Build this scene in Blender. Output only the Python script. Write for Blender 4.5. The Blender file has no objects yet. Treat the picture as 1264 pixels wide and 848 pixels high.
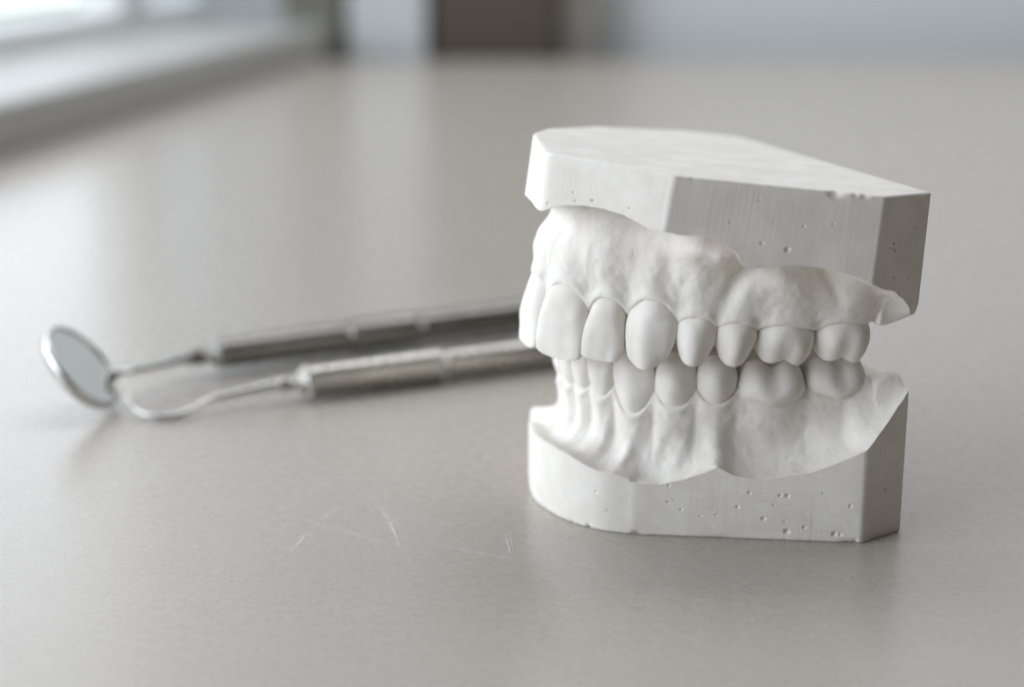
import bpy, math, random
import numpy as np
from mathutils import Matrix, Vector, noise as mnoise

random.seed(7); RNG = np.random.RandomState(7)
S = bpy.context.scene
COL = S.collection
MM = 0.001                                        # everything is measured in millimetres, built in metres

# ------------------------------------------------------------------ camera
F_PX, PITCH, CAM_H = 2061.97, 0.2713, 89.32
cd = bpy.data.cameras.new('camera'); cam = bpy.data.objects.new('camera', cd); COL.objects.link(cam)
cd.sensor_width = 36.0; cd.sensor_fit = 'HORIZONTAL'
cd.lens = F_PX / 1264 * 36.0
cd.clip_start = 0.01; cd.clip_end = 20
cam.location = (0, 0, CAM_H * MM); cam.rotation_euler = (math.pi / 2 - PITCH, 0, 0)
cd.dof.use_dof = True; cd.dof.focus_distance = 0.227; cd.dof.aperture_fstop = 9.6; cd.dof.aperture_blades = 0
S.camera = cam

# ------------------------------------------------------------------ light
S.view_settings.view_transform = 'Standard'; S.view_settings.look = 'None'
S.view_settings.exposure = 0.0; S.view_settings.gamma = 1.0
w = bpy.data.worlds.new('World'); S.world = w; w.use_nodes = True
bg = w.node_tree.nodes['Background']; bg.inputs[0].default_value = (1.0, .80, .63, 1); bg.inputs[1].default_value = 0.037

def area_lamp(name, loc, target, sx, sy, power, color):
    d = bpy.data.lights.new(name, 'AREA'); d.shape = 'RECTANGLE'; d.size = sx; d.size_y = sy
    d.energy = power; d.color = color
    o = bpy.data.objects.new(name, d); COL.objects.link(o); o.location = loc
    o.rotation_euler = (Vector(target) - Vector(loc)).to_track_quat('-Z', 'Y').to_euler()
    return o
# the tall daylight window at the left of the table
area_lamp('window_light', (-.42, .12, .17), (.03, .26, .04), .75, .30, 1.86, (.85, .92, 1.0))
area_lamp('overhead_fill', (.15, .62, .95), (.15, .86, .1), 1.1, .5, 7.2, (.93, .955, 1.0))  # added fill, no real lamp: lifts the cast tops, table and back wall

# ------------------------------------------------------------------ node helpers
def new_mat(name):
    m = bpy.data.materials.new(name); m.use_nodes = True
    nt = m.node_tree; b = nt.nodes['Principled BSDF']
    return m, nt, b
def nd(nt, t, **k):
    n = nt.nodes.new(t)
    for a, v in k.items():
        if a in n.inputs: n.inputs[a].default_value = v
        else: setattr(n, a, v)
    return n
def mathn(nt, op, a, b=None, c=None, clamp=False):
    n = nt.nodes.new('ShaderNodeMath'); n.operation = op; n.use_clamp = clamp
    for i, v in enumerate((a, b, c)):
        if v is None: continue
        if isinstance(v, (int, float)): n.inputs[i].default_value = v
        else: nt.links.new(v, n.inputs[i])
    return n.outputs[0]
def maprange(nt, v, a, b, c, d):
    n = nt.nodes.new('ShaderNodeMapRange'); n.interpolation_type = 'SMOOTHSTEP'
    nt.links.new(v, n.inputs['Value'])
    for k, x in zip(('From Min', 'From Max', 'To Min', 'To Max'), (a, b, c, d)): n.inputs[k].default_value = x
    return n.outputs[0]
def noise_tex(nt, vec, scale, detail=4, rough=.55):
    n = nt.nodes.new('ShaderNodeTexNoise'); n.inputs['Scale'].default_value = scale
    n.inputs['Detail'].default_value = detail; n.inputs['Roughness'].default_value = rough
    nt.links.new(vec, n.inputs['Vector']); return n.outputs['Fac']
def mapping(nt, vec, sc):
    n = nt.nodes.new('ShaderNodeMapping'); n.inputs['Scale'].default_value = sc
    nt.links.new(vec, n.inputs['Vector']); return n.outputs[0]
def simple(name, col, rough=.5, metal=0, spec=.5):
    m, nt, b = new_mat(name)
    b.inputs['Base Color'].default_value = (*col, 1); b.inputs['Roughness'].default_value = rough
    b.inputs['Metallic'].default_value = metal; b.inputs['Specular IOR Level'].default_value = spec
    return m

PL = (.88, .848, .80)
def plaster(name, mode):
    """dental stone: matt, faintly mottled, fine grain; trimmed walls carry grinder marks (uv = run along wall, height, in mm)"""
    m, nt, b = new_mat(name); L = nt.links
    tc = nd(nt, 'ShaderNodeTexCoord'); ob = tc.outputs['Object']
    b.inputs['Roughness'].default_value = .8; b.inputs['Specular IOR Level'].default_value = .25
    mott = noise_tex(nt, ob, 180, 3, .6)
    cr = nd(nt, 'ShaderNodeMix', data_type='RGBA'); L.new(maprange(nt, mott, .35, .7, 0, 1), cr.inputs[0])
    cr.inputs[6].default_value = (PL[0] * .92, PL[1] * .91, PL[2] * .89, 1); cr.inputs[7].default_value = (*PL, 1)
    fine = noise_tex(nt, ob, 5200, 1, .6)
    mid = noise_tex(nt, ob, 1300, 3, .65)
    # scattered pin holes
    vo = nd(nt, 'ShaderNodeTexVoronoi', Scale=(330 if mode != 'tooth' else 250), Randomness=1.0); L.new(ob, vo.inputs['Vector'])
    sel = nd(nt, 'ShaderNodeSeparateColor'); L.new(vo.outputs['Color'], sel.inputs[0])
    near = maprange(nt, vo.outputs['Distance'], .03, .075, 1, 0)
    hole = mathn(nt, 'MULTIPLY', near, mathn(nt, 'GREATER_THAN', sel.outputs[0], .90 if mode != 'tooth' else .97))
    h = mathn(nt, 'MULTIPLY', fine, .010)
    if mode == 'gum':
        rp = maprange(nt, noise_tex(nt, ob, 210, 2), .45, .62, .25, 1.5); mid = mathn(nt, 'MULTIPLY', mid, rp)
    h = mathn(nt, 'ADD', h, mathn(nt, 'MULTIPLY', mid, {'w': .02, 'g': .06, 't': .04}[mode[0]]))
    h = mathn(nt, 'SUBTRACT', h, mathn(nt, 'MULTIPLY', hole, .12))
    if mode[0] == 'w':
        uv = tc.outputs['UV']
        st = noise_tex(nt, mapping(nt, uv, (2.6, .07, 1)), 1.0, 3, .62)
        st2 = noise_tex(nt, mapping(nt, uv, (.8, .03, 1)), 1.0, 3, .5)
        patch = maprange(nt, noise_tex(nt, mapping(nt, uv, (.13, .06, 1)), 1.0, 2, .5), .35, .65, .45, 1)
        lw = mathn(nt, 'MULTIPLY', mathn(nt, 'ADD', st, mathn(nt, 'MULTIPLY', st2, .8)), patch)
        h = mathn(nt, 'ADD', h, mathn(nt, 'MULTIPLY', lw, .065 if mode == 'wall upper' else .06))
        # faint cross-hatched rings of the grinding wheel
        wv = nd(nt, 'ShaderNodeTexWave', Scale=1.0, Distortion=1.5); wv.bands_direction = 'Y'
        wv.inputs['Detail'].default_value = 2
        L.new(mapping(nt, uv, (.06, .55, 1)), wv.inputs['Vector'])
        h = mathn(nt, 'ADD', h, mathn(nt, 'MULTIPLY', wv.outputs['Fac'], .004 if mode == 'wall upper' else .012))
    bp = nd(nt, 'ShaderNodeBump', Strength=1.0, Distance=MM); L.new(h, bp.inputs['Height'])
    L.new(bp.outputs[0], b.inputs['Normal'])
    dk = nd(nt, 'ShaderNodeMix', data_type='RGBA'); L.new(mathn(nt, 'MULTIPLY', hole, .55), dk.inputs[0])
    L.new(cr.outputs[2], dk.inputs[6]); dk.inputs[7].default_value = (.30, .27, .24, 1)
    L.new(dk.outputs[2], b.inputs['Base Color'])
    return m
M_WALL_U, M_WALL_L, M_GUM, M_TOOTH = plaster('plaster_sawn', 'wall upper'), plaster('plaster_ground', 'wall lower'), plaster('plaster_cast', 'gum'), plaster('plaster_tooth', 'tooth')

# ------------------------------------------------------------------ object helpers
def link(name, me, mat, parent=None, smooth=True):
    o = bpy.data.objects.new(name, me); COL.objects.link(o)
    if mat: me.materials.append(mat)
    if smooth: me.polygons.foreach_set('use_smooth', np.ones(len(me.polygons), bool))
    me.update()
    if parent: o.parent = parent
    return o
def mesh(name, V, faces, scale=MM):
    me = bpy.data.meshes.new(name); V = np.asarray(V, float) * scale
    me.from_pydata(V.tolist(), [], [tuple(int(i) for i in f) for f in faces]); return me
def fast_mesh(name, V, F, scale=MM):
    """equal-sided faces (n,3) or (n,4) straight from numpy"""
    me = bpy.data.meshes.new(name); V = np.asarray(V, np.float32) * scale; F = np.asarray(F, np.int32)
    n, k = F.shape
    me.vertices.add(len(V)); me.vertices.foreach_set('co', V.ravel())
    me.loops.add(n * k); me.loops.foreach_set('vertex_index', F.ravel())
    me.polygons.add(n); me.polygons.foreach_set('loop_start', np.arange(n, dtype=np.int32) * k)
    me.update(calc_edges=True); me.validate(); return me
def empty(name, loc=(0, 0, 0)):
    o = bpy.data.objects.new(name, None); COL.objects.link(o); o.location = loc; o.empty_display_size = .01; return o
def tag(o, label=None, cat=None, group=None, kind=None):
    for k, v in (('label', label), ('category', cat), ('group', group), ('kind', kind)):
        if v: o[k] = v
    return o
def grid_faces(r, c, wrap=True):
    i, j = np.meshgrid(np.arange(r - 1), np.arange(c if wrap else c - 1), indexing='ij')
    a = i * c + j; b = i * c + (j + 1) % c
    return np.stack([a, b, b + c, a + c], -1).reshape(-1, 4)
def spline(P, n=40):
    P = np.array(P, float); Q = np.vstack([2 * P[0] - P[1], P, 2 * P[-1] - P[-2]]); out = []
    for i in range(1, len(Q) - 2):
        t = np.linspace(0, 1, n, endpoint=False)[:, None]; a, b, c, d = Q[i - 1:i + 3]
        out.append(.5 * (2 * b + (c - a) * t + (2 * a - 5 * b + 4 * c - d) * t * t + (3 * b - a - 3 * c + d) * t ** 3))
    return np.vstack(out + [P[-1:]])
def sstep(a, b, x):
    t = np.clip((x - a) / (b - a), 0, 1); return t * t * (3 - 2 * t)
def smin(a, b, k):
    h = np.clip(.5 + .5 * (b - a) / k, 0, 1); return b + (a - b) * h - k * h * (1 - h)
def smax(a, b, k): return -smin(-a, -b, k)
def vnoise(x, y, seed=0):
    """smooth value noise on arrays"""
    r = np.random.RandomState(seed).rand(64, 64)
    xi, yi = np.floor(x).astype(int), np.floor(y).astype(int); fx, fy = x - xi, y - yi
    fx = fx * fx * (3 - 2 * fx); fy = fy * fy * (3 - 2 * fy)
    g = lambda i, j: r[i % 64, j % 64]
    return (g(xi, yi) * (1 - fx) + g(xi + 1, yi) * fx) * (1 - fy) + (g(xi, yi + 1) * (1 - fx) + g(xi + 1, yi + 1) * fx) * fy - .5

# ------------------------------------------------------------------ plaster cast geometry
def round_poly(P, rad):
    """rounded closed polygon as a dense point list"""
    P = [np.array(p, float) for p in P]; out = []
    if np.isscalar(rad): rad = [rad] * len(P)
    for i in range(len(P)):
        a, b, c = P[i - 1], P[i], P[(i + 1) % len(P)]; r = rad[i]
        u = (a - b) / np.linalg.norm(a - b); v = (c - b) / np.linalg.norm(c - b)
        d = min(r, .45 * np.linalg.norm(a - b), .45 * np.linalg.norm(c - b))
        for t in np.linspace(0, 1, 9):
            out.append((1 - t) ** 2 * (b + u * d) + 2 * t * (1 - t) * b + t * t * (b + v * d))
    return np.array(out)
class Loop2D:
    def __init__(s, P):
        s.P = P; s.Q = np.roll(P, -1, 0); s.e = s.Q - s.P; s.l = np.linalg.norm(s.e, axis=1); s.c = np.r_[0, np.cumsum(s.l)]
        s.len = s.c[-1]
        A = .5 * np.sum(s.P[:, 0] * s.Q[:, 1] - s.Q[:, 0] * s.P[:, 1]); s.sg = 1 if A > 0 else -1
    def near(s, X):
        """signed distance (inside negative) and arc position of nearest outline point"""
        bd = np.full(len(X), 1e9); ba = np.zeros(len(X)); sd = np.zeros(len(X))
        for p, e, l, c in zip(s.P, s.e, s.l, s.c):
            if l < 1e-9: continue
            w_ = X - p; t = np.clip((w_ @ e) / (l * l), 0, 1); q = w_ - t[:, None] * e; d = np.hypot(q[:, 0], q[:, 1])
            k = d < bd - 1e-9; bd[k] = d[k]; ba[k] = c + t[k] * l
            cr = (e[0] * w_[:, 1] - e[1] * w_[:, 0]) * s.sg; sd[k] = np.where(cr[k] > 0, -1, 1)
        return bd * sd, ba
    def at(s, a):
        a = np.mod(a, s.len); i = np.clip(np.searchsorted(s.c, a, side='right') - 1, 0, len(s.l) - 1)
        t = ((a - s.c[i]) / np.maximum(s.l[i], 1e-9))[:, None]; return s.P[i] * (1 - t) + s.Q[i] * t
    def normal(s, a):
        d = s.at(a + .15) - s.at(a - .15); d /= np.linalg.norm(d, axis=1)[:, None]
        return np.stack([d[:, 1], -d[:, 0]], 1) * s.sg
class Arch:
    def __init__(s, half):
        full = [(a, -b) for a, b in half[:0:-1]] + list(half)
        s.C = spline(full, 24); d = np.linalg.norm(np.diff(s.C, axis=0), axis=1); s.S = np.r_[0, np.cumsum(d)]; s.S -= s.S[-1] / 2
    def near(s, X):
        bd = np.full(len(X), 1e9); bs = np.zeros(len(X)); sg = np.zeros(len(X))
        for i in range(len(s.C) - 1):
            p = s.C[i]; e = s.C[i + 1] - p; l2 = e @ e; w_ = X - p; t = np.clip((w_ @ e) / l2, 0, 1)
            q = w_ - t[:, None] * e; d = np.hypot(q[:, 0], q[:, 1]); k = d < bd - 1e-9
            bd[k] = d[k]; bs[k] = s.S[i] + t[k] * math.sqrt(l2)
            cr = e[0] * w_[:, 1] - e[1] * w_[:, 0]; sg[k] = np.where(cr[k] > 0, -1, 1)
        return bd * sg, bs                        # positive outside the arch
    def at(s, a):
        p = np.array([np.interp(a, s.S, s.C[:, 0]), np.interp(a, s.S, s.C[:, 1])])
        q = np.array([np.interp(a + .4, s.S, s.C[:, 0]), np.interp(a + .4, s.S, s.C[:, 1])]) - np.array([np.interp(a - .4, s.S, s.C[:, 0]), np.interp(a - .4, s.S, s.C[:, 1])])
        t = q / np.linalg.norm(q); n = np.array([t[1], -t[0]]); return p, t, n

def surface_nets(Fv, org, h):
    """Fv[x,y,z] < 0 is solid -> vertices, quads"""
    sg = Fv < 0; nx, ny, nz = Fv.shape
    c = [sg[i:nx - 1 + i, j:ny - 1 + j, k:nz - 1 + k] for i in (0, 1) for j in (0, 1) for k in (0, 1)]
    s = sum(x.astype(np.int8) for x in c); act = (s > 0) & (s < 8)
    idx = -np.ones(act.shape, np.int64); I = np.argwhere(act); idx[act] = np.arange(len(I))
    acc = np.zeros((len(I), 3)); cnt = np.zeros(len(I))
    corners = np.array([(i, j, k) for i in (0, 1) for j in (0, 1) for k in (0, 1)])
    vals = np.stack([Fv[I[:, 0] + a, I[:, 1] + b, I[:, 2] + d] for a, b, d in corners], 1)
    for a in range(8):
        for b in range(a + 1, 8):
            if np.abs(corners[a] - corners[b]).sum() != 1: continue
            va, vb = vals[:, a], vals[:, b]; k = (va < 0) != (vb < 0)
            t = va[k] / (va[k] - vb[k]); acc[k] += corners[a] + t[:, None] * (corners[b] - corners[a]); cnt[k] += 1
    V = (I + acc / cnt[:, None]) * h + org
    Q = []
    for ax in range(3):
        o = [0, 0, 0]; o[ax] = 1
        A = sg[:nx - o[0], :ny - o[1], :nz - o[2]]; B = sg[o[0]:, o[1]:, o[2]:]
        E = np.argwhere(A != B); flip = A[E[:, 0], E[:, 1], E[:, 2]]
        u, v = [(1, 2), (2, 0), (0, 1)][ax]
        ok = (E[:, u] > 0) & (E[:, v] > 0) & (E[:, u] < Fv.shape[u] - 1) & (E[:, v] < Fv.shape[v] - 1); E = E[ok]; flip = flip[ok]
        def gi(du, dv):
            T = E.copy(); T[:, u] -= du; T[:, v] -= dv; return idx[T[:, 0], T[:, 1], T[:, 2]]
        q = np.stack([gi(1, 1), gi(0, 1), gi(0, 0), gi(1, 0)], 1)
        q[~flip] = q[~flip][:, ::-1]; Q.append(q)
    Q = np.vstack(Q); Q = Q[(Q >= 0).all(1)]
    return V, Q

def clip_tris(V, T, D):
    """keep the part where D<0; returns V, T, cut points"""
    ins = D < 0; n = ins[T].sum(1); keep = [T[n == 3]]; newV = []; base = len(V); cut = {}
    P = list(); nv = [base]
    mixed = T[(n == 1) | (n == 2)]
    def cutv(a, b):
        k = (a, b) if a < b else (b, a)
        if k not in cut:
            t = D[k[0]] / (D[k[0]] - D[k[1]]); P.append(V[k[0]] * (1 - t) + V[k[1]] * t); cut[k] = nv[0]; nv[0] += 1
        return cut[k]
    out = []
    for t in mixed:
        t = [int(x) for x in t]; i = [bool(ins[x]) for x in t]
        if sum(i) == 1:
            k = i.index(True); a, b, c = t[k], t[(k + 1) % 3], t[(k + 2) % 3]
            out.append((a, cutv(a, b), cutv(a, c)))
        else:
            k = i.index(False); a, b, c = t[k], t[(k + 1) % 3], t[(k + 2) % 3]
            ab, ac = cutv(a, b), cutv(a, c); out.append((ab, b, c)); out.append((ab, c, ac))
    P = np.array(P); VV = np.vstack([V, P]); TT = np.vstack(keep + [np.array(out)])
    used = np.unique(TT); re = -np.ones(len(VV), int); re[used] = np.arange(len(used))
    return VV[used], re[TT], P

H = 0.26
def flare(W):
    # the upper block is not quite square: it widens a little towards the teeth
    W = W.copy(); k = .0032 * np.clip(51.494 - W[:, 2], 0, 17) * sstep(32.5, 36.5, W[:, 2]); k = k * (1 - sstep(39, 46, W[:, 0])); W[:, 0] = 20 + (W[:, 0] - 20) * (1 + k); return W
def build_cast(root, org, flip, outline, arch_half, teeth, gum_fn, land_fn, zrange, flat_z, pits, chips, mid):
    """one jaw. local z is multiplied by flip so that both jaws are modelled with the teeth pointing up (zz)"""
    arch = Arch(arch_half); loop = Loop2D(outline)
    x0, y0 = outline.min(0) - 1.2; x1, y1 = outline.max(0) + 1.2
    xs = np.arange(x0, x1, H); ys = np.arange(y0, y1, H); zs = np.arange(zrange[0], zrange[1], H)
    X, Y = np.meshgrid(xs, ys, indexing='ij'); XY = np.stack([X.ravel(), Y.ravel()], 1)
    d, s = arch.near(XY); wd, wa = loop.near(XY)
    Fv = np.empty((len(xs), len(ys), len(zs)), np.float32)
    pre = gum_fn(s, d, XY)
    land = land_fn(wd, wa, s, d, XY, loop)
    LG = land.reshape(len(xs), len(ys)).copy()
    for _ in range(14):
        E_ = np.pad(LG, 1, mode='edge'); LG = (E_[1:-1, 1:-1] * 2 + E_[:-2, 1:-1] + E_[2:, 1:-1] + E_[1:-1, :-2] + E_[1:-1, 2:]) / 6
    bk = sstep(0, 1.6, -wd); land = land * (1 - bk) + LG.ravel() * bk
    for k, z in enumerate(zs):
        Fv[:, :, k] = pre(z, land).reshape(len(xs), len(ys))
    V, Q = surface_nets(Fv, np.array([x0, y0, zs[0]]), H)
    # roughen: low relief of the impression
    r = np.empty(len(V))
    for i, p in enumerate(V.tolist()):
        r[i] = .10 * mnoise.noise((p[0] * .45, p[1] * .45, p[2] * .45 + 3 * flip)) + .04 * mnoise.noise((p[0] * 1.3, p[1] * 1.3, p[2] * 1.3)) + .03 * mnoise.noise((p[0] * 3.1, p[1] * 3.1, p[2] * 3.1))
    g = np.gradient(Fv, H); ii = np.clip(((V - [x0, y0, zs[0]]) / H).round().astype(int), 0, np.array(Fv.shape) - 1)
    G = np.stack([a[ii[:, 0], ii[:, 1], ii[:, 2]] for a in g], 1); G /= np.linalg.norm(G, axis=1)[:, None] + 1e-9
    V = V + G * r[:, None]
    T = np.vstack([Q[:, [0, 1, 2]], Q[:, [0, 2, 3]]])
    D, _ = loop.near(V[:, :2])
    V2, T2, cut = clip_tris(V, T, D)
    W = V2.copy(); W[:, 2] *= flip
    if flip < 0: W = flare(W)
    if flip < 0: T2 = T2[:, ::-1]
    gum = link('gum', fast_mesh('gum', W - org, T2), M_GUM, root)
    # wall: from the cut edge down to the flat face
    _, ca = loop.near(cut[:, :2]); step = .16; n = int(loop.len / step); A = np.arange(n) * loop.len / n
    o = np.argsort(ca); ca = ca[o]; cz = cut[o, 2]
    ze = np.interp(A, np.r_[ca - loop.len, ca, ca + loop.len], np.r_[cz, cz, cz])
    R = 110; zf = flat_z * flip
    Pxy = loop.at(A); N = loop.normal(A)
    rows = []; uvs = []
    rr = np.concatenate([[0, .001, .004, .010, .018], np.linspace(.03, 1, R)])
    inset = np.concatenate([[1.1, .32, .16, .045, .0], np.zeros(R)])
    chipn = np.array([max(0, mnoise.noise((a * .9, 3.3, flip * 5)) + .15 * mnoise.noise((a * 4, 1, 1)) - .43) for a in A])
    for t, ins in zip(rr, inset):
        z = zf + .32 + (ze - zf - .32) * t
        if t <= .02: z = zf + [0, 0, .045, .16, .32][int(np.argmin(np.abs(np.array([0, .001, .004, .010, .018]) - t)))]
        dist = np.abs(z - zf)
        off = np.full(n, ins) + chipn * 1.3 * np.exp(-(dist / .5) ** 2)
        for (pa, pz, pr, pd) in pits:
            q = ((A - pa) ** 2 + (z - pz) ** 2) / (pr * pr * .72); off += pd * np.exp(-q ** 1.5) 
        for (pa, pz, ra, rz, pd) in chips:
            off += pd * np.exp(-((A - pa) / ra) ** 2 - ((z - pz) / rz) ** 2)
        p = Pxy - N * off[:, None]; rows.append(np.column_stack([p, z * np.ones(n)])); uvs.append(np.column_stack([A, z * np.ones(n)]))
    top = rows[-1].copy(); top[:, :2] -= N * .35; top[:, 2] -= .12; rows.append(top); uvs.append(uvs[-1])
    WV = np.vstack(rows); UV = np.vstack(uvs); nr = len(rows)
    Fq = grid_faces(nr, n)
    if loop.sg * flip < 0: Fq = Fq[:, ::-1]
    WV[:, 2] *= flip
    if flip < 0: WV = flare(WV)
    cap = list(range(n))
    if loop.sg * flip > 0: cap = cap[::-1]
    me = bpy.data.meshes.new('base')
    me.from_pydata(((WV - org) * MM).tolist(), [], Fq.tolist() + [cap])
    uvl = me.uv_layers.new(name='run'); li = np.empty(len(me.loops), np.int32); me.loops.foreach_get('vertex_index', li)
    uvl.data.foreach_set('uv', UV[li].astype(np.float32).ravel())
    pol = me.polygons[len(me.polygons) - 1]
    for l in pol.loop_indices:
        v = me.vertices[me.loops[l].vertex_index].co; uvl.data[l].uv = (v[1] / MM + .35 * v[0] / MM, v[0] / MM * .9)
    b = link('base', me, M_WALL_L if flip > 0 else M_WALL_U, root); me.polygons[len(me.polygons) - 1].use_smooth = False
    # teeth
    for side in (1, -1):
        for t in teeth:
            tooth(root, org, flip, arch, t, side, mid)
    return gum, b

def tooth(root, org, flip, arch, t, side, mid):
    s0, s1 = t['s']; sc = (s0 + s1) / 2; sc = sc if side > 0 else 2 * mid - sc; w2 = (s1 - s0) / 2 * t.get('wf', 1.06)
    p, tan, nor = arch.at(sc)
    tan = tan * side                                    # +a runs away from the midline on both sides
    R, C = 26, 44
    zr = t['zn'] - 3.0; zt = t['zt']
    tau = np.concatenate([np.linspace(0, 1, R), np.ones(12)]); rho = np.concatenate([np.ones(R), np.cos(np.linspace(.12, 1, 12) * math.pi / 2)])
    rho[-1] = 0.001
    crown = (zt - t['zn']); ph = np.linspace(0, 2 * math.pi, C, endpoint=False)
    K = np.linspace(0, 1, len(t['hw'])); V = []
    def e(a, b):
        v = None
        for ca, cb, kz, ka, kb in t['cusps']:
            h = kz - ka * (a - ca) ** 2 - kb * (b - cb) ** 2
            v = h if v is None else smax(v, h, .35)
        return zt + v - t.get('corner', 0) * np.abs(a / w2) ** 7
    for ta, rh in zip(tau, rho):
        zbase = zr + (zt - zr) * ta; u = np.clip((zbase - t['zn']) / crown, -.35, 1)   # 0 at margin, 1 at tip
        uu = max(u, 0)
        hwm = np.interp(uu, K, t['hwm']) * w2; hwd = np.interp(uu, K, t['hw']) * w2
        bf = np.interp(uu, K, t['bf']); lf = np.interp(uu, K, t['lf'])
        if u < 0: hwm *= 1 + u * .25; hwd *= 1 + u * .25; bf += u * 1.2
        cs, sn = np.cos(ph), np.sin(ph); n_ = 2 / t.get('n', 2.35)
        a = np.sign(cs) * np.abs(cs) ** n_; b = np.sign(sn) * np.abs(sn) ** n_
        a = np.where(a > 0, a * hwd, a * hwm); cb = (bf + lf) / 2; hd = (bf - lf) / 2
        bb = cb + b * hd
        # facial grooves and lobes
        for ga, gw, gd, g0 in t.get('grooves', []):
            bb -= gd * np.exp(-((a - ga) / gw) ** 2) * np.clip((uu - g0) / (1 - g0), 0, 1) ** .7 * (sn > 0) * np.abs(sn)
        a = a * rh; bb = cb + (bb - cb) * rh
        if rh < 1 or ta == 1: z = e(a, bb)
        else: z = zr + (e(a, bb) - zr) * ta
        lean = t.get('lean', 0) * (1 - uu)
        V.append(np.column_stack([a + lean, bb, z]))
    V = np.vstack(V)
    r0 = V[-C:].mean(0)
    for i, q in enumerate(V):
        nz = .085 * mnoise.noise((q[0] * .5 + sc, q[1] * .5, q[2] * .5 + 9 * flip)) + .04 * mnoise.noise((q[0] * 1.4 + sc, q[1] * 1.4, q[2] * 1.1 + 9 * flip)) ; V[i, 1] += nz * 2.2; V[i, 0] += nz
    # round the shoulder between wall and cap
    G = V.reshape(len(tau), C, 3)
    for _ in range(t.get('relax', 3)):
        L_ = .5 * (np.roll(G, 1, 1) + np.roll(G, -1, 1)); G2 = G.copy()
        G2[R // 2:-1] = .5 * G[R // 2:-1] + .25 * (G[R // 2 - 1:-2] + G[R // 2 + 1:]); G = .75 * G2 + .25 * L_
    V = G.reshape(-1, 3)
    P = p[None] + V[:, :1] * tan[None] + V[:, 1:2] * nor[None]
    W = np.column_stack([P, V[:, 2] * flip])
    Fq = grid_faces(len(tau), C)
    hand = -1 * side * flip
    if hand < 0: Fq = Fq[:, ::-1]
    me = mesh('tooth', W - org, Fq.tolist() + [list(range((len(tau) - 1) * C, len(tau) * C))[::(1 if hand > 0 else -1)]])
    return link('tooth', me, M_TOOTH, root)

# profiles, listed from gum margin (first) to tip (last)
def T(kind, s, zn, zt, **k):
    s0, s1 = s; w = s1 - s0; d = dict(s=s, zn=zn, zt=zt)
    if kind == 'incisor':
        d.update(hwm=[.80, .88, .94, .98, 1, .99], hw=[.74, .84, .92, .98, 1, .94], bf=[-.75, -.15, .1, .1, -.05, -.35], lf=[-6.5, -6, -4.6, -3.2, -2.3, -1.9],
                 cusps=[(0, -1, 0, .035, .05)], corner=.7, n=2.8, relax=2, grooves=[(-w * .16, .5, .24, .25), (w * .17, .5, .22, .25)])
    if kind == 'canine':
        d.update(hwm=[.76, .90, .98, 1, .93, .78], hw=[.74, .89, .98, 1.02, .95, .75], bf=[-.6, .15, .5, .5, .2, -.45], lf=[-7.5, -7, -6, -5, -3.6, -2.6],
                 cusps=[(-.2, -.9, 0, .20, .10)], corner=.3, n=2.15, relax=2, grooves=[(-w * .28, .6, .36, .1), (w * .28, .6, .32, .1), (0, .9, -.25, 0)])
    if kind == 'premolar':
        d.update(hwm=[.84, .94, 1, 1, .90, .70], hw=[.84, .94, 1, 1, .90, .70], bf=[-.6, .05, .35, .3, -.15, -.95], lf=[-8.6, -8.9, -9, -8.8, -8.3, -7.6],
                 cusps=[(0, -1.8, 0, .27, .16), (0, -6.8, -.5, .2, .2)], corner=.2, n=2.25, wf=1.13, relax=2, grooves=[(-w * .3, .55, .42, .1), (w * .3, .55, .42, .1), (0, .8, -.3, 0)])
    if kind == 'molar':
        d.update(hwm=[.86, .95, 1, 1, .94, .82], hw=[.86, .95, 1, 1, .94, .82], bf=[-.55, .1, .35, .25, -.2, -1.0], lf=[-10, -10.3, -10.4, -10.2, -9.6, -8.8],
                 cusps=[(-w * .235, -2, 0, .24, .14), (w * .235, -2, 0, .26, .14), (-w * .23, -8, -.3, .22, .14), (w * .23, -8, -.4, .22, .14)], n=2.6, relax=2,
                 grooves=[(0, .5, 1.0, .1), (-w * .4, .5, .25, .1)])
    d.update(k); return d

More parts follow.
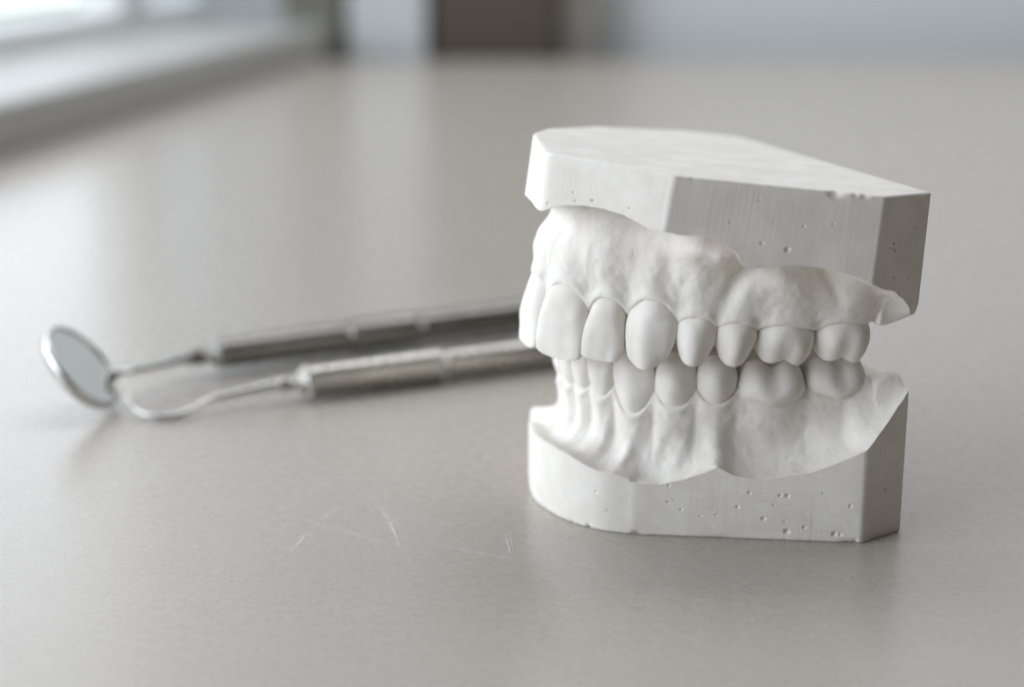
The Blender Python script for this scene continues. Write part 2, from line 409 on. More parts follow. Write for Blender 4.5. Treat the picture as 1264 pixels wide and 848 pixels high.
def make_gum(mid, teeth, papz, fbase, blobs, crest_post, lingual_w, lingual_floor, kfil, emi, tail=0):
    """teeth give scalloped margins; fbase(t) is facial offset against depth below the margin"""
    bd = [teeth[0]['s'][0]] + [(p['s'][1] + q['s'][0]) / 2 for p, q in zip(teeth, teeth[1:])] + [teeth[-1]['s'][1]]
    tb = [(bd[i], bd[i + 1], t['zn']) for i, t in enumerate(teeth)]
    def fn(s, d, XY):
        a = np.where(s > mid, s, 2 * mid - s)
        crest = np.full(len(s), np.nan); u = np.zeros(len(s)); em = np.zeros(len(s))
        for i, (s0, s1, zn) in enumerate(tb):
            c = (s0 + s1) / 2; hw = (s1 - s0) / 2; k = (a >= s0 - 1e-6) & (a < s1)
            uu = (a - c) / hw; pz = np.where(uu < 0, papz[i], papz[i + 1])
            crest[k] = (zn + (pz - zn) * np.abs(uu) ** 3.0)[k]; u[k] = uu[k]
            em += np.exp(-((a - c) / (hw * .55)) ** 2)
        end = tb[-1][1]; k = a >= end
        crest[k] = papz[-1] + np.interp(a[k] - end, crest_post[0], crest_post[1])
        crest[np.isnan(crest)] = papz[0]
        inr = (a < end)
        body_n = vnoise(s * .35 + 50, d * .0 + 3, 4)
        g = lingual_w[0] + (lingual_w[1] - lingual_w[0]) * np.clip(a / 40, 0, 1)
        def at(z, land):
            t = crest - z
            edge = np.where(inr, -.55 - 1.15 * np.abs(u) ** 3, -.2)
            f0 = np.interp(t, fbase[0], fbase[1]) + np.where(inr, 1, 0) * (em - .55) * np.interp(t, [0, 1.5, 4, 7, 10], emi)
            bl = sstep(0, 2.2, t); f = edge * (1 - bl) + f0 * bl
            f = f + .20 * np.exp(-((t - .8) / .7) ** 2) * np.where(inr, (1 - np.abs(u) ** 4), 0)
            for (bs, bz, rs, rz, am, sk) in blobs:
                ds = (s - bs) - sk * (z - bz); f = f + am * np.exp(-(ds / rs) ** 2 - ((z - bz) / rz) ** 2)
            f = f +   .16 * vnoise(s * .42 + 30, np.full_like(s, z * .3 + 40), 1) * sstep(0, 3, t) +   .10 * vnoise(s * 1.1 + 30, np.full_like(s, z * .8 + 40), 2)
            if tail: f = f - tail * sstep(2.5, 8, a - end)
            ridge = smax(smax(d - f, -d - g - .35 * t, 1.5), z - crest, .55)
            # the gum falls away behind the last tooth
            F = smin(ridge * .9, (z - land) * .85, kfil)
            return F
        return at
    return fn

# ============================================================ LOWER CAST
PSI = 3.5216; POS = np.array([43.911, 249.893, 0.0])
LA = [(39.4, 0), (38.8, 4), (37.2, 8.3), (34.2, 12.9), (29.8, 17.0), (24.1, 20.3), (17.1, 23.3), (8.6, 25.8), (2, 26.8), (-4, 27.3), (-12, 27.8)]
arcpts = [(35.9, -17.5), (37.6, -15.6), (39.6, -12), (41.9, -6.5), (43.6, 0), (43.4, 4.8), (42.4, 9.3), (39.6, 14.3), (35.9, 17.5)]
fr = spline(arcpts, 5)
lo_poly = [(0, -30.4), (7.75, -32.3)] + [tuple(q) for q in fr] + [(7.75, 32.3), (0, 30.4)]
lo_out = round_poly(lo_poly, [.4, .5] + [.8] + [.5] * (len(fr) - 2) + [.35] + [.55, .3])

low_teeth = [
    T('incisor', (2.1, 5.9), 17.8, 24.3), T('incisor', (5.9, 10.4), 17.8, 24.6),
    T('canine', (10.4, 16.9), 16.3, 26.0, hwm=[.74, .84, .92, .98, .98, .8], hw=[.72, .85, .95, 1, .98, .75], bf=[-.6, -.1, .2, .25, .1, -.4]),
    T('premolar', (17.0, 23.2), 18.0, 26.0, hwm=[.74, .87, .96, 1, .97, .8], hw=[.74, .87, .96, 1, .97, .8]),
    T('premolar', (23.3, 29.1), 18.8, 25.8, hwm=[.68, .85, .96, 1, .97, .8], hw=[.68, .85, .96, 1, .97, .8]),
    T('molar', (29.3, 39.1), 18.6, 24.7, bf=[-.5, .45, .8, .6, -.2, -1.7], cusps=[(-2.3, -2.2, 0, .34, .12), (2.4, -2.2, 0, .34, .12), (-2.3, -8, .2, .2, .14), (2.3, -8, .2, .2, .14)], grooves=[(.1, .5, 1.3, .35)]), T('molar', (39.3, 48.3), 19.6, 25.0, bf=[-.5, .35, .7, .5, -.3, -1.7], cusps=[(-2.1, -2.2, 0, .36, .12), (2.2, -2.2, -.1, .36, .12), (-2.1, -8, .2, .2, .14), (2.1, -8, .2, .2, .14)], grooves=[(.3, .45, 1.2, .35), (-2.6, .5, .3, .2)])]
low_pap = [19.4, 20.2, 20.6, 20.7, 20.9, 21.0, 21.1, 21.6]
# height of the trimmed edge against position on the outline
lo_edge = np.array([[-12, 7.8, 39.6], [-5.6, 10.6, 42.0], [1.3, 10.5, 43.6], [5.1, 10.5, 43.3], [9.2, 10.2, 42.5], [11.7, 9.4, 41.1], [14.2, 8.8, 39.7], [15.6, 8.9, 38.2], [17.1, 8.4, 36.6], [17.6, 7.7, 35.6], [19.2, 7.7, 32.6], [20.8, 8.6, 29.6], [22.1, 9.7, 27.2], [22.8, 10.5, 25.7], [23.9, 9.4, 23.7], [25.2, 9.0, 21.2], [26.8, 9.25, 18.3], [28.8, 10.2, 14.4], [30.3, 11.6, 11.5], [31.8, 13.1, 8.7], [32.3, 13.6, 7.75], [31.6, 16.2, 4.8], [30.8, 19.2, 1.8], [30.4, 20.8, .2]])
def edge_fn(tbl, back):
    def mk(loop, wa):
        _, a = loop.near(tbl[:, [2, 0]]); z = tbl[:, 1]
        m = tbl.copy(); m[:, 0] *= -1; keep = m[:, 0] < -13; m = m[keep]; _, am = loop.near(m[:, [2, 0]])
        B = np.array([[0, -26], [0, -20], [0, -10], [0, 0], [0, 10], [0, 20], [0, 26]], float); _, ab = loop.near(B)
        bz = np.array(back)
        aa = np.r_[a, am, ab]; zz = np.r_[z, m[:, 1], bz]; o = np.argsort(aa); aa = aa[o]; zz = zz[o]
        return np.interp(wa, np.r_[aa - loop.len, aa, aa + loop.len], np.r_[zz, zz, zz])
    return mk
lo_mk = edge_fn(lo_edge, [21, 14, 12, 12, 12, 14, 21])
def lo_land(wd, wa, s, d, XY, loop):
    e = lo_mk(loop, wa); t = -wd
    lip = (.16 * np.clip(t, 0, 7) - .45 * sstep(.2, 1.8, t)) * np.clip(1 - np.abs(XY[:, 1]) / 60, 0, 1)
    front = np.exp(-((XY[:, 1] + 2) / 9) ** 2) * (XY[:, 0] > 30) * -1.0 * sstep(.8, 3, t)
    floor = 12.0
    k = sstep(-7, -13, d)
    front = front + 1.5 * np.exp(-((XY[:, 1] + 12) / 3.2) ** 2 - ((XY[:, 0] - 36.5) / 2.4) ** 2)
    return (e + lip + front) * (1 - k) + floor * k
lo_blobs = [(25.7, 8.5, .9, 1.6, .6, .05), (17.5, 11, 1.3, 4, .6, .25), (21.2, 11, 1.1, 4, .35, .35), (9.5, 12, .8, 3, .6, .1), (13.5, 10, .8, 2, .5, .1),
            (34, 12, 5, 3, -.7, 0), (44, 14, 5, 3, .4, 0)]
lo_gum = make_gum(2.1, low_teeth, low_pap, ([0, 2, 4, 7, 11], [-.8, -.85, -1.1, -1.7, -2.2]), lo_blobs, ([0, .8, 2, 5, 9, 14], [-1.5, -.9, -.2, .2, .6, -.5]), (6.5, 9.5), 12, 4.6, [.2, .4, .5, .35, .2])
lo_root = empty('dental_cast', (0, 0, 0)); LORG = np.array([22.0, 0, 0])
tag(lo_root, 'lower half of the white plaster teeth model, flat base resting on the table', 'dental cast', 'two halves of the plaster teeth model')
lo_o = Loop2D(lo_out)
def arcpos(loop, x, y): return float(loop.near(np.array([[x, y]]))[1][0])
def P_(loop, x, y, z, r, dpt): return (arcpos(loop, x, y), z, r, dpt)
lo_pits = [P_(lo_o, *q) for q in [(21.6, 24.9, 6.9, .22, .3), (17.9, 27, 6.7, .2, .35), (17.0, 27.4, 6.7, .27, .45), (19.8, 26, 3.2, .32, .3), (17.2, 27.4, 2.9, .16, .25),
    (16.9, 27.5, 1.4, .35, .4), (14.8, 28.7, 2.1, .2, .4), (11.0, 30.5, 1.3, .35, .4), (10.3, 30.8, 1.25, .25, .25), (9.3, 31.4, 5.5, .2, .35), (23, 24.2, 4.8, .25, .2), (25.6, 22.9, 3.5, .15, .25),
    (30, 20.6, 4.1, .18, .25), (27.5, 21.9, 3.3, .16, .2), (31.6, 19.7, 5.1, .14, .25), (40, 13.8, 5.8, .2, .3), (38.8, 15.1, 3.2, .16, .3), (43, 6, 4.6, .15, .2), (18.6, 26.6, 5.3, .15, .25), (12.6, 29.6, 7.2, .16, .2), (3.2, 31.2, 7.3, .5, .12), (36.0, 17.3, 8.0, .3, .3)]]
lo_chips = [(arcpos(lo_o, 9.2, 31.5), 0, 1.1, .5, .35), (arcpos(lo_o, 35.5, 17.8), .2, .8, .4, .35), (arcpos(lo_o, 25, 23), 0, 1.2, .3, .15)]
def scatter(loop, n, z0, z1, seed):
    q = random.Random(seed); return [(q.uniform(0, loop.len), q.uniform(z0, z1), q.choice([.11, .13, .16, .2]), q.uniform(.08, .3)) for _ in range(n)]
lo_pits += scatter(lo_o, 6, .5, 9, 3)
build_cast(lo_root, LORG, 1, lo_out, LA, low_teeth, lo_gum, lo_land, (4.0, 24.5), 0.0, lo_pits, lo_chips, 2.1)
RZ = Matrix.Rotation(PSI, 4, 'Z')
T_lo = Matrix.Translation(Vector(POS) * MM) @ RZ
lo_root.matrix_world = T_lo @ Matrix.Translation(Vector(LORG) * MM)

# ============================================================ UPPER CAST  (worked with zz = -z)
UA = [(45.1, 0), (44.3, 4.2), (41.3, 9.1), (37.1, 13.3), (33, 17.1), (28, 20.4), (22.5, 22.9), (16.3, 25), (9, 27), (3, 27.8), (-4, 28.4), (-12, 28.8)]
ZTOP = 51.494
up_poly = [(0, -25.2), (9, -28.2), (26, -25.8), (37.2, -18.5), (42.75, -11.16), (49.3, 8.9), (37.7, 24.45), (11.6, 33.3), (0, 27.3)]
up_out = round_poly(up_poly, [.9, 1, 1, 1, 2.5, 1.6, .3, .35, .3])
up_teeth = [
    T('incisor', (2.6, 10.5), -32.6, -22.2), T('incisor', (10.4, 16.4), -32.0, -23.3, hw=[.70, .78, .87, .96, 1, .9], hwm=[.74, .82, .9, .96, 1, .98], lean=.25),
    T('canine', (16.5, 23.6), -32.9, -23.3), T('premolar', (23.7, 29.4), -31.4, -24.6), T('premolar', (29.5, 35.1), -31.3, -25.2),
    T('molar', (35.2, 43.5), -31.6, -26.2), T('molar', (43.6, 51.6), -32.7, -27.2)]
up_pap = [-28.6, -29.3, -29.8, -29.8, -30.0, -30.5, -31.2, -33.2]
ue = [(-11, -42.6, 42.7), (-2.5, -43.0, 45.6), (9.3, -43.6, 49.0), (10.9, -44.5, 47.8), (12.4, -45.0, 46.7), (14.8, -45.5, 44.9), (16.8, -45.5, 43.4), (19.2, -45.3, 41.6), (21.2, -44.7, 40.1), (22.7, -44.1, 39.0), (24.4, -44.1, 37.9),
      (24.9, -43.9, 36.2), (26.0, -44.1, 33.1), (26.9, -43.4, 30.4), (27.5, -42.3, 28.6), (27.8, -40.9, 28.0), (28.1, -40.3, 27.0), (28.9, -40.9, 24.5), (30.1, -41.5, 21.1), (31.7, -41.3, 16.4), (32.8, -40.4, 13.2), (32.2, -39.1, 9.5), (30.6, -38.4, 6.3), (29.3, -37.0, 3.9), (28.0, -35.2, 1.3)]
up_edge = np.array(ue)
up_mk = edge_fn(up_edge, [-35.5, -40, -42, -42, -42, -40, -35.3])
def up_land(wd, wa, s, d, XY, loop):
    e = up_mk(loop, wa); t = -wd
    front = sstep(34, 24, np.abs(s))
    lip = -(.25 + .9 * front) * sstep(.1, 2.4, t)
    k = sstep(-7, -12, d)
    return (e + lip) * (1 - k) - 41.0 * k
up_blobs = [(26.0, -42.0, 3.6, 3.4, 4.6, .0), (28.9, -41.0, 1.5, 1.7, 2.2, .0), (31.8, -38.3, 1.1, 4.0, -1.5, -.35), (39.5, -37.5, 7, 3.0, 1.6, 0), (36.5, -38.8, 2.2, 2.5, .9, 0), (47.5, -36.8, 3.5, 2.3, 1.0, .0), (43.8, -38.0, .8, 2.5, -.5, .6),
            (0, -41.5, 10, 2.6, -2.0, 0), (-12, -41.5, 8, 2.6, -1.2, 0), (12, -40, 3.0, 4, .4, 0), (22, -38, 1.2, 4, -.35, 0)]
up_gum = make_gum(2.6, up_teeth, up_pap, ([0, 2, 5, 9, 14], [-.8, -.9, -1.1, -.9, -.9]), up_blobs, ([0, 1, 3, 4.7, 7, 10], [.2, .4, -.4, -1.7, -3.2, -5]), (7.5, 9.5), -41, 2.0, [.2, .35, .45, .3, .1], 2.2)
up_root = empty('dental_cast'); UORG = np.array([22.0, 0, 26.0])
tag(up_root, 'upper half of the white plaster teeth model, thick flat-topped block set on the lower teeth', 'dental cast', 'two halves of the plaster teeth model')
up_o = Loop2D(up_out)
up_pits = [P_(up_o, *q) for q in [(22.6, 29.6, -43.4, .3, .45), (25.8, 28.5, -43.9, .25, .2), (21, 30.1, -46.6, .15, .25), (30, 27, -46.2, .14, .25), (44.5, 15.4, -46.3, .22, .4), (46.2, 13, -46.9, .2, .2), (46.0, 13.3, -45.8, .16, .3),
    (48.5, 10, -44.8, .18, .3), (41, 20, -46.3, .14, .3), (7.8, 31.3, -45.2, .3, .35), (7.4, 31.2, -44.2, .28, .35), (8.6, 31.7, -44.6, .16, .3), (6.8, 30.8, -40.5, .3, .35), (3.6, 29.2, -40.2, .18, .3), (3.1, 29, -47, .2, .25), (5, 30, -38.0, .25, .3), (27, 28.1, -49.5, .12, .25), (17.5, 31.3, -47.3, .14, .2)]]
up_chips = [(arcpos(up_o, 17.6, 31.3), -51.5, .9, .6, .9), (arcpos(up_o, 14.0, 32.5), -51.5, .5, .35, .5), (arcpos(up_o, 15.2, 32.1), -51.5, .35, .3, .35), (arcpos(up_o, 2, 28.4), -51.4, .8, .25, .2)]
up_pits += scatter(up_o, 12, -51, -41, 8)
build_cast(up_root, UORG, -1, up_out, UA, up_teeth, up_gum, up_land, (-46.5, -27.0), ZTOP, up_pits, up_chips, 2.6)
cU = Vector((25, 0, ZTOP))
RT = Matrix.Rotation(-.1128, 4, 'Y') @ Matrix.Rotation(-.0065, 4, 'X')
up_root.matrix_world = T_lo @ Matrix.Translation((cU + Vector((-1.909, 2.685, 0))) * MM) @ RT @ Matrix.Translation((Vector(UORG) - cU) * MM)

# ============================================================ INSTRUMENTS
def steel(name, rough=.22, knurl=False, col=(.60, .595, .58)):
    m, nt, b = new_mat(name); b.inputs['Metallic'].default_value = 1; b.inputs['Base Color'].default_value = (*col, 1)
    tc = nd(nt, 'ShaderNodeTexCoord')
    rn = maprange(nt, noise_tex(nt, tc.outputs['Object'], 260, 4), .3, .7, rough * .8, rough * 1.3); nt.links.new(rn, b.inputs['Roughness'])
    return m
M_STEEL = steel('polished_steel', .16); M_GRIP = steel('brushed_steel_grip', .34, col=(.24, .23, .21)); M_GRIP2 = steel('satin_steel_grip', .30, col=(.40, .38, .345))
M_GLASS = simple('mirror_silvering', (.74, .745, .70), .06, 1)
def lathe_axis(P0, P1, prof, seg=40, knurl=None):
    """prof: (distance along axis mm, radius mm); knurl = (from, to, depth, count)"""
    P0, P1 = np.array(P0, float), np.array(P1, float); ax = (P1 - P0) / np.linalg.norm(P1 - P0)
    u = np.cross(ax, [0, 0, 1]); u /= np.linalg.norm(u); v = np.cross(u, ax); V = []
    for i, (a, r) in enumerate(prof):
        for j in range(seg):
            t = 2 * math.pi * j / seg; rr = r
            if knurl and knurl[0] < a < knurl[1]:
                rr += knurl[2] * max(math.cos(t * knurl[3] + a * 2.2), math.cos(t * knurl[3] - a * 2.2))
            V.append(P0 + ax * a + (u * math.cos(t) + v * math.sin(t)) * rr)
    Fc = grid_faces(len(prof), seg)[:, ::-1].tolist() + [list(range(seg)), list(range((len(prof) - 1) * seg, len(prof) * seg))[::-1]]
    return V, Fc
def tube(points, radii, seg=20):
    P = spline(points, 14); R = np.interp(np.linspace(0, 1, len(P)), np.linspace(0, 1, len(radii)), radii); V = []
    up = np.array([0, 0, 1.0])
    for i, p in enumerate(P):
        t = P[min(i + 1, len(P) - 1)] - P[max(i - 1, 0)]; t /= np.linalg.norm(t); u = np.cross(t, up); u /= np.linalg.norm(u); v = np.cross(u, t)
        for j in range(seg): a = 2 * math.pi * j / seg; V.append(p + (u * math.cos(a) + v * math.sin(a)) * R[i])
    return V, grid_faces(len(P), seg)[:, ::-1].tolist() + [list(range(seg)), list(range((len(P) - 1) * seg, len(P) * seg))[::-1]]
def grip_profile(segs, step=.35):
    out = []
    for a0, r0, a1, r1 in segs:
        n = max(2, int((a1 - a0) / step))
        for t in np.linspace(0, 1, n): out.append((a0 + (a1 - a0) * t, r0 + (r1 - r0) * t))
    return out
def place(root, parts, org):
    org = np.array(org, float); root.location = org * MM
    for name, (V, Fc), mat in parts: link(name, mesh(name, np.array(V) - org, Fc), mat, root)

# mouth mirror
H0, H1 = np.array([-60.5, 297.0, 3.9]), np.array([52.0, 357.5, 3.4])
LH = np.linalg.norm(H1 - H0)
mroot = empty('mouth_mirror')
tag(mroot, 'steel dental mouth mirror with its small round mirror tilted up at the left', 'dental mirror')
prof = grip_profile([(0, .9, .5, 1.4), (.5, 1.4, 3.2, 1.7), (3.2, 1.7, 3.6, 1.35), (3.6, 1.35, 4.6, 1.35), (4.6, 1.35, 6.2, 2.7), (6.2, 2.7, 32, 3.0), (32, 3.0, 32.6, 3.2), (32.6, 3.2, 47, 3.2), (47, 3.2, 47.8, 2.9), (47.8, 2.9, 75, 2.9), (75, 2.6, 76, 3.0), (76, 3.0, 95, 3.0), (95, 3.0, 96, 2.7), (96, 2.7, LH - 2, 2.6), (LH - 2, 2.6, LH, .6)])
handle = lathe_axis(H0, H1, prof, 48, (6.5, 46, .05, 12))
a_ = np.array([.635, 0, -.77]); cdir = np.array([.25, -.93, .27]); a_ /= np.linalg.norm(a_)
cdir -= a_ * (a_ @ cdir); cdir /= np.linalg.norm(cdir); sd_ = np.cross(a_, cdir); sd_ *= np.sign(sd_ @ np.array([.77, 0, .635]))
MN = .42 * cdir + .907 * sd_; MN /= np.linalg.norm(MN); b_ = np.cross(MN, a_)
MC = np.array([-74.3, 277.9, 7.9]); RM = 8.5
shank = tube([MC + a_ * RM * .45 + b_ * RM * .87 * np.sign((b_ @ np.array([0, 1, 0]))) - MN * .9, (-68.6, 284.0, 5.0), (-63.5, 292.0, 4.1), H0], [.75, .6, .6, .72, .95])
def ring(prof, seg=72):
    V = []
    for r, h in prof:
        for j in range(seg): t = 2 * math.pi * j / seg; V.append(MC + a_ * r * math.cos(t) + b_ * r * math.sin(t) + MN * h)
    return V, seg
rp = [(RM - .75, .05), (RM - .7, .32), (RM - .35, .5), (RM - .05, .35), (RM + .05, -.2), (RM - .05, -1.0), (RM - .6, -1.7), (RM - 2.2, -2.1), (.05, -2.3)]
V, sg_ = ring(rp); rim = (V, grid_faces(len(rp), sg_).tolist() + [list(range((len(rp) - 1) * sg_, len(rp) * sg_))])
V, sg_ = ring([(RM - .72, .1)]); glass = (V, [list(range(sg_))])
place(mroot, [('handle', handle, M_GRIP), ('shank', shank, M_STEEL), ('mirror_rim', rim, M_STEEL), ('mirror_face', glass, M_GLASS)], (H0 + [0, 0, -3.6]))

# probe
Q0, Q1 = np.array([-41.6, 281.9, 3.4]), np.array([60, 328.5, 3.2]); LQ = np.linalg.norm(Q1 - Q0)
proot = empty('dental_probe')
tag(proot, 'steel dental probe with a thin curved hook tip, lying in front of the mouth mirror', 'dental probe')
prof = grip_profile([(0, .8, .3, 1.25), (.3, 1.25, 2.2, 1.35), (2.2, 1.35, 2.7, 1.0), (2.7, 1.0, 3.6, 1.3), (3.6, 1.3, 5.6, 2.8), (5.6, 2.8, 31, 3.2), (31, 3.2, 31.8, 2.8), (31.8, 2.8, 60, 2.8), (60, 2.8, 61, 3.0), (61, 2.8, LQ - 6, 2.8), (LQ - 6, 2.8, LQ - 3, 1.1), (LQ - 3, 1.1, LQ, .9)])
ph_ = lathe_axis(Q0, Q1, prof, 48, (6, 30.5, .02, 12))
hook = tube([(-66.6, 275.6, 3.1), (-65.3, 273.6, 1.9), (-62.8, 272.2, 1.05), (-60.0, 271.8, .75), (-57.2, 272.4, .8), (-54.6, 274.2, 1.5), (-52.2, 276.3, 2.4), (-48.5, 278.4, 2.8), tuple(Q0)], [.16, .3, .44, .52, .54, .56, .6, .68, .9])
place(proot, [('handle', ph_, M_GRIP2), ('hook_tip', hook, M_STEEL)], (Q0 + [0, 0, -3.1]))

# ============================================================ TABLE
def table_mat():
    m, nt, b = new_mat('satin_lacquer_table'); L = nt.links; ob = nd(nt, 'ShaderNodeTexCoord').outputs['Object']
    b.inputs['Specular IOR Level'].default_value = .75
    n1 = noise_tex(nt, ob, 22, 4, .6); n2 = noise_tex(nt, ob, 2300, 2, .6); n3 = noise_tex(nt, ob, 420, 4, .55)
    cr = nd(nt, 'ShaderNodeMix', data_type='RGBA'); L.new(maprange(nt, n1, .3, .7, 0, 1), cr.inputs[0])
    cr.inputs[6].default_value = (.432, .394, .348, 1); cr.inputs[7].default_value = (.44, .402, .356, 1)
    # hair scratches everywhere, very faint
    hs2 = nd(nt, 'ShaderNodeTexVoronoi', Scale=170); hs2.feature = 'DISTANCE_TO_EDGE'; L.new(ob, hs2.inputs['Vector'])
    zone = maprange(nt, noise_tex(nt, ob, 30, 2), .45, .65, 0, 1)
    fl = mathn(nt, 'MULTIPLY', mathn(nt, 'MULTIPLY', maprange(nt, hs2.outputs['Distance'], 0, .012, 1, 0), zone), .06)
    brk = maprange(nt, noise_tex(nt, ob, 700, 3), .4, .6, .35, 1)
    tot = mathn(nt, 'MULTIPLY', fl, brk)
    c2 = nd(nt, 'ShaderNodeMix', data_type='RGBA'); L.new(mathn(nt, 'MULTIPLY', tot, .75), c2.inputs[0]); L.new(cr.outputs[2], c2.inputs[6]); c2.inputs[7].default_value = (.72, .71, .69, 1)
    L.new(c2.outputs[2], b.inputs['Base Color'])
    L.new(mathn(nt, 'ADD', maprange(nt, n3, .3, .7, .26, .29), mathn(nt, 'MULTIPLY', tot, .2)), b.inputs['Roughness'])
    pe = maprange(nt, noise_tex(nt, ob, 900, 2, .5), .3, .7, 0, 1)
    hh = mathn(nt, 'ADD', mathn(nt, 'MULTIPLY', n2, .0003), mathn(nt, 'MULTIPLY', pe, .0002))
    bp = nd(nt, 'ShaderNodeBump', Strength=1, Distance=MM); L.new(hh, bp.inputs['Height']); L.new(bp.outputs[0], b.inputs['Normal'])
    return m
def box(name, x0, x1, y0, y1, z0, z1, mat, parent=None, bev=.0, rot=None):
    V = [(x, y, z) for z in (z0, z1) for y in (y0, y1) for x in (x0, x1)]
    Fc = [(0, 2, 3, 1), (4, 5, 7, 6), (0, 1, 5, 4), (2, 6, 7, 3), (0, 4, 6, 2), (1, 3, 7, 5)]
    o = link(name, mesh(name, V, Fc), mat, parent, False)
    if bev:
        md = o.modifiers.new('bevel', 'BEVEL'); md.width = bev * MM; md.segments = 3
    return o
tb = box('table', -330, 620, -320, 858, -30, 0, table_mat()); tag(tb, kind='structure')
def add_scratches():
    # fine pale score marks, part of the table top's own mesh (second material slot)
    m, nt, b = new_mat('scratch'); ob = nd(nt, 'ShaderNodeTexCoord').outputs['Object']
    b.inputs['Base Color'].default_value = (.92, .91, .89, 1); b.inputs['Roughness'].default_value = .6
    a = maprange(nt, noise_tex(nt, ob, 520, 3),   .28, .55, .25, 1); at = nd(nt, 'ShaderNodeAttribute', attribute_name='worn')
    nt.links.new(mathn(nt, 'MULTIPLY', a, mathn(nt, 'MULTIPLY', at.outputs["Fac"], 1.3), clamp=True), b.inputs['Alpha'])
    segs = [(-30.8, 212.9, -28.6, 222.4, .11, .8), (-28.6, 222.4, -24.9, 233.4, .10, .6), (-22.6, 234.6, -20.9, 234.2, .16, .5), (-21.8, 236.8, -15.6, 221.8, .12, .45), (-19.5, 231.5, -15.4, 215, .11, .75), (-15.4, 215, -13.4, 209.5, .14, .3),
            (-30.6, 226.5, -25.5, 222.6, .14, .3), (-27.0, 224.2, -15.6, 215.6, .12, .65), (-12.6, 217.6, 1.6, 210.8, .11, .65), (-1.2, 221.0, -.2, 211.8, .12, .6), (-.3, 222, .4, 214, .1, .4), (-16, 226.6, -8.5, 226.2, .09, .35), (-13.4, 225.4, -3.2, 224.8, .12, .3), (-11.6, 225.4, -8.5, 224, .09, .4),
            (52, 224, 49.2, 208, .10, .35), (-22, 222.9, -17, 220.4, .09, .3), (-15.5, 221.6, -14.1, 216.6, .09, .3), (56, 219, 55.2, 210, .09, .25)]
    rr = random.Random(5); allseg = list(segs)
    for k in range(80):
        x, y = rr.uniform(-34, 4), rr.uniform(205, 240); an = rr.choice([.3, -.45, 1.1, 2.0]) + rr.gauss(0, .25); l = rr.uniform(.8, 4.5)
        allseg.append((x, y, x + l * math.cos(an), y + l * math.sin(an), .05, rr.uniform(.15, .5)))
    for k in range(30):
        x, y = rr.uniform(-60, 70), rr.uniform(190, 240); an = rr.uniform(0, 3.1); l = rr.uniform(.6, 3)
        allseg.append((x, y, x + l * math.cos(an), y + l * math.sin(an), .045, rr.uniform(.1, .35)))
    me = tb.data; V = [tuple(v.co) for v in me.vertices]; Fc = [tuple(p.vertices) for p in me.polygons]; nb = len(Fc); wt = [0.0] * len(V)
    for k, (xa, ya, xb, yb, wd, st) in enumerate(allseg):
        l = math.hypot(xb - xa, yb - ya); tx, ty = (xb - xa) / l, (yb - ya) / l; n = max(4, int(l / .5)); bow = rr.uniform(-.02, .02) * l; b0 = len(V); z = .03 + .0006 * k
        for i in range(n + 1):
            t = i / n; off = bow * 4 * t * (1 - t) + .05 * mnoise.noise((t * l * .5, k * 3.1, 0)); w_ = wd * .9 * (.35 + .65 * math.sin(math.pi * min(1, max(0, t))) ** .5) * (.75 + .5 * rr.random())
            cx_, cy_ = xa + tx * l * t - ty * off, ya + ty * l * t + tx * off
            for sgn in (-1, 0, 1):
                V.append(((cx_ - ty * w_ * sgn) * MM, (cy_ + tx * w_ * sgn) * MM, z * MM)); wt.append(st * 1.25 * (1 if sgn == 0 else 0) * min(1, 6 * t + .1, 3 * (1 - t) + .1))
        for i in range(n):
            q = b0 + i * 3; Fc += [(q, q + 3, q + 4, q + 1), (q + 1, q + 4, q + 5, q + 2)]
    nm = bpy.data.meshes.new('table'); nm.from_pydata(V, [], Fc); nm.materials.append(me.materials[0]); nm.materials.append(m)
    for i, p in enumerate(nm.polygons): p.material_index = 0 if i < nb else 1
    at = nm.attributes.new('worn', 'FLOAT', 'POINT'); at.data.foreach_set('value', wt)
    tb.data = nm
add_scratches()
# ============================================================ BACKGROUND (the left wall runs along a slanting line)
WA, WB = np.array([-172, 551.0]), np.array([-98.6, 852.0]); wdir = (WB - WA) / np.linalg.norm(WB - WA); wn = np.array([-wdir[1], wdir[0]])   # wn points left, out of the room
ang = math.atan2(wdir[1], wdir[0])
def wbox(name, u0, u1, n0, n1, z0, z1, mat, parent, bev=0):
    """box in wall coordinates: u along the wall from WA, n outwards"""
    o = box(name, u0, u1, n0, n1, z0, z1, mat, None, bev)
    o.rotation_euler = (0, 0, ang); o.location = (WA[0] * MM, WA[1] * MM, 0)
    if parent:
        o.parent = parent
    return o
M_WHITE = simple('white_paint', (.78, .80, .80), .45); M_SILLF = simple('sill_stone', (.47, .47, .45), .5)
M_WALLP = simple('wall_paint', (.80, .84, .86), .8)
def emis(name, colfn, strength):
    m, nt, b = new_mat(name); nt.nodes.remove(b); e = nd(nt, 'ShaderNodeEmission', Strength=strength); nt.links.new(e.outputs[0], nt.nodes['Material Output'].inputs[0]); colfn(nt, e); return m
wbox_sill = wbox('window_sill', -900, 352, 0, 75, 0, 17, M_SILLF, None, 2); tag(wbox_sill, kind='structure')
win = empty('window')
tag(win, 'bright daylight window above the pale sill at the left edge', 'window')
for u0, u1 in ((-900, -870), (-330, -300), (252, 280), (480, 510)): wbox('window_frame', u0, u1, 76, 100, 17.5, 760, M_WHITE, win, 2)
wbox('window_frame', -870, 510, 76.5, 99, 17.6, 28, M_WHITE, win, 2)
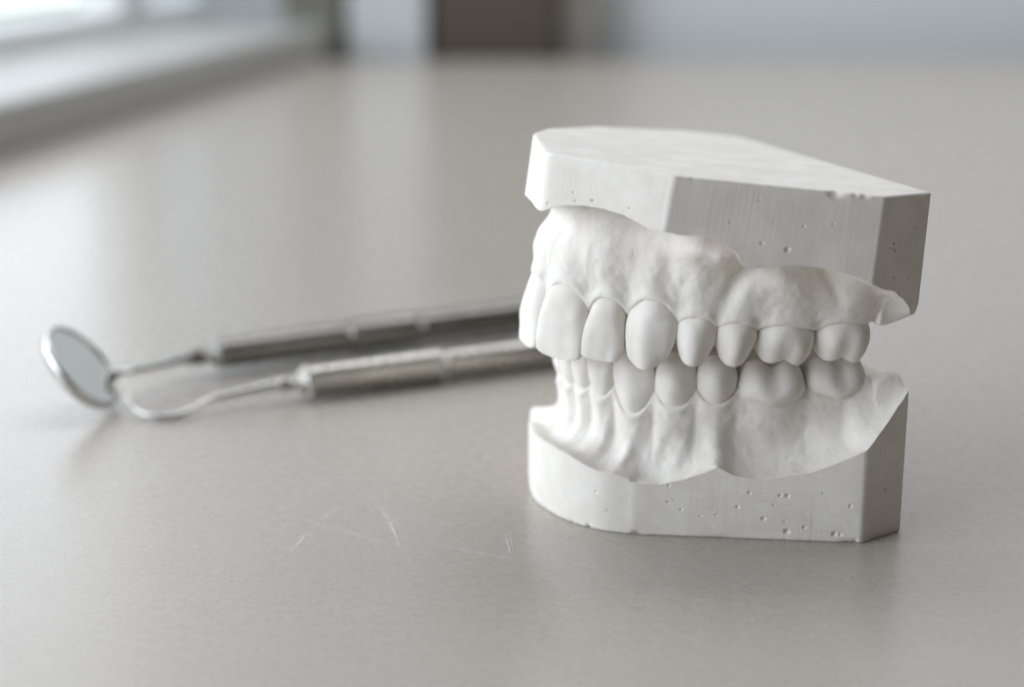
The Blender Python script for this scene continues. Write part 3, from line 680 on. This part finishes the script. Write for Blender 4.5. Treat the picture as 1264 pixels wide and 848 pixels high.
def pane_mat():
    m, nt, b = new_mat('window_glass'); nt.nodes.remove(b)
    t = nd(nt, 'ShaderNodeBsdfTransparent'); g = nd(nt, 'ShaderNodeBsdfGlossy', Roughness=.02); mx = nd(nt, 'ShaderNodeMixShader'); mx.inputs[0].default_value = .06
    nt.links.new(t.outputs[0], mx.inputs[1]); nt.links.new(g.outputs[0], mx.inputs[2]); nt.links.new(mx.outputs[0], nt.nodes['Material Output'].inputs[0]); return m
wbox('window_pane', -868, 508, 86, 88, 29, 740, pane_mat(), win)
bm_, bnt, bb_ = new_mat('dimming_translucent'); bnt.nodes.remove(bb_)
bt = nd(bnt, 'ShaderNodeBsdfTranslucent'); bt.inputs[0].default_value = (.46, .50, .54, 1); bd = nd(bnt, 'ShaderNodeBsdfDiffuse'); bd.inputs[0].default_value = (.8, .82, .84, 1)
bx = nd(bnt, 'ShaderNodeMixShader'); bx.inputs[0].default_value = .12; bnt.links.new(bt.outputs[0], bx.inputs[1]); bnt.links.new(bd.outputs[0], bx.inputs[2]); bnt.links.new(bx.outputs[0], bnt.nodes['Material Output'].inputs[0])
bl = link('dimming_sheet', mesh('dimming_sheet', [(282, 80 + 1.5 * (i % 2), 30 + 25 * i) for i in range(30)] + [(478, 80 + 1.5 * (i % 2), 30 + 25 * i) for i in range(30)], [(i, i + 30, i + 31, i + 1) for i in range(29)]), bm_, None, False)  # sheet added to dim the sky and its table reflection at this end
bl.rotation_euler = (0, 0, ang); bl.location = (WA[0] * MM, WA[1] * MM, 0)
tag(bl, 'added pale translucent sheet dimming the daylight in the far pane of the window', 'light dimming sheet')
gd_, gnt, gb_ = new_mat('garden_ground'); gob = nd(gnt, 'ShaderNodeTexCoord').outputs['Object']
gm = nd(gnt, 'ShaderNodeMix', data_type='RGBA'); gnt.links.new(maprange(gnt, noise_tex(gnt, gob, 9, 3), .42, .58, 0, 1), gm.inputs[0]); gm.inputs[6].default_value = (.27, .33, .23, 1); gm.inputs[7].default_value = (.45, .46, .45, 1); gnt.links.new(gm.outputs[2], gb_.inputs['Base Color']); gb_.inputs['Roughness'].default_value = .9
gg = wbox('ground', -1500, 1800, 104, 419, -60, -8, gd_, None); tag(gg, kind='structure')
def sky_col(nt, e):
    tc = nd(nt, 'ShaderNodeTexCoord'); n = nd(nt, 'ShaderNodeTexNoise', Scale=5.0, Detail=2); nt.links.new(tc.outputs['Object'], n.inputs['Vector'])
    r = nd(nt, 'ShaderNodeValToRGB'); r.color_ramp.elements[0].color = (.82, .875, .90, 1); r.color_ramp.elements[0].position = .35
    r.color_ramp.elements[1].color = (.85, .91, 1, 1); r.color_ramp.elements[1].position = .55
    nt.links.new(n.outputs['Fac'], r.inputs[0]); nt.links.new(r.outputs[0], e.inputs[0])
sky = wbox('sky', -1500, 1800, 420, 424, -200, 800, emis('overcast_daylight', sky_col, 2.7), None); tag(sky, kind='structure')
# back of the room
bw = box('back_wall', -168, 900, 905, 925, -30, 900, M_WALLP); tag(bw, kind='structure')
M_DARK = simple('dark_recess', (.10, .082, .06), .7); M_PIL = simple('pillar_paint', (.66, .70, .71), .6)
c1 = box('cabinet', -40, 22, 870, 904, -30, 700, M_DARK, None, 2); tag(c1, 'tall dark cabinet blurred in the far background behind the table', 'cabinet')
c4 = box('wall_trim', 22.5, 46, 880, 904, -30, 700, simple('beige_paint', (.30, .28, .245), .7), None, 2); tag(c4, kind='structure')
c2 = box('pillar', -84, -44, 868, 903, -30, 800, M_PIL, None, 2); tag(c2, kind='structure')
c3 = box('side_cabinet', -118, -88, 872, 904, -30, 700, simple('taupe_paint', (.20, .195, .16), .7), None, 2); tag(c3, 'narrow taupe cabinet blurred between the window and the pale pillar', 'cabinet')
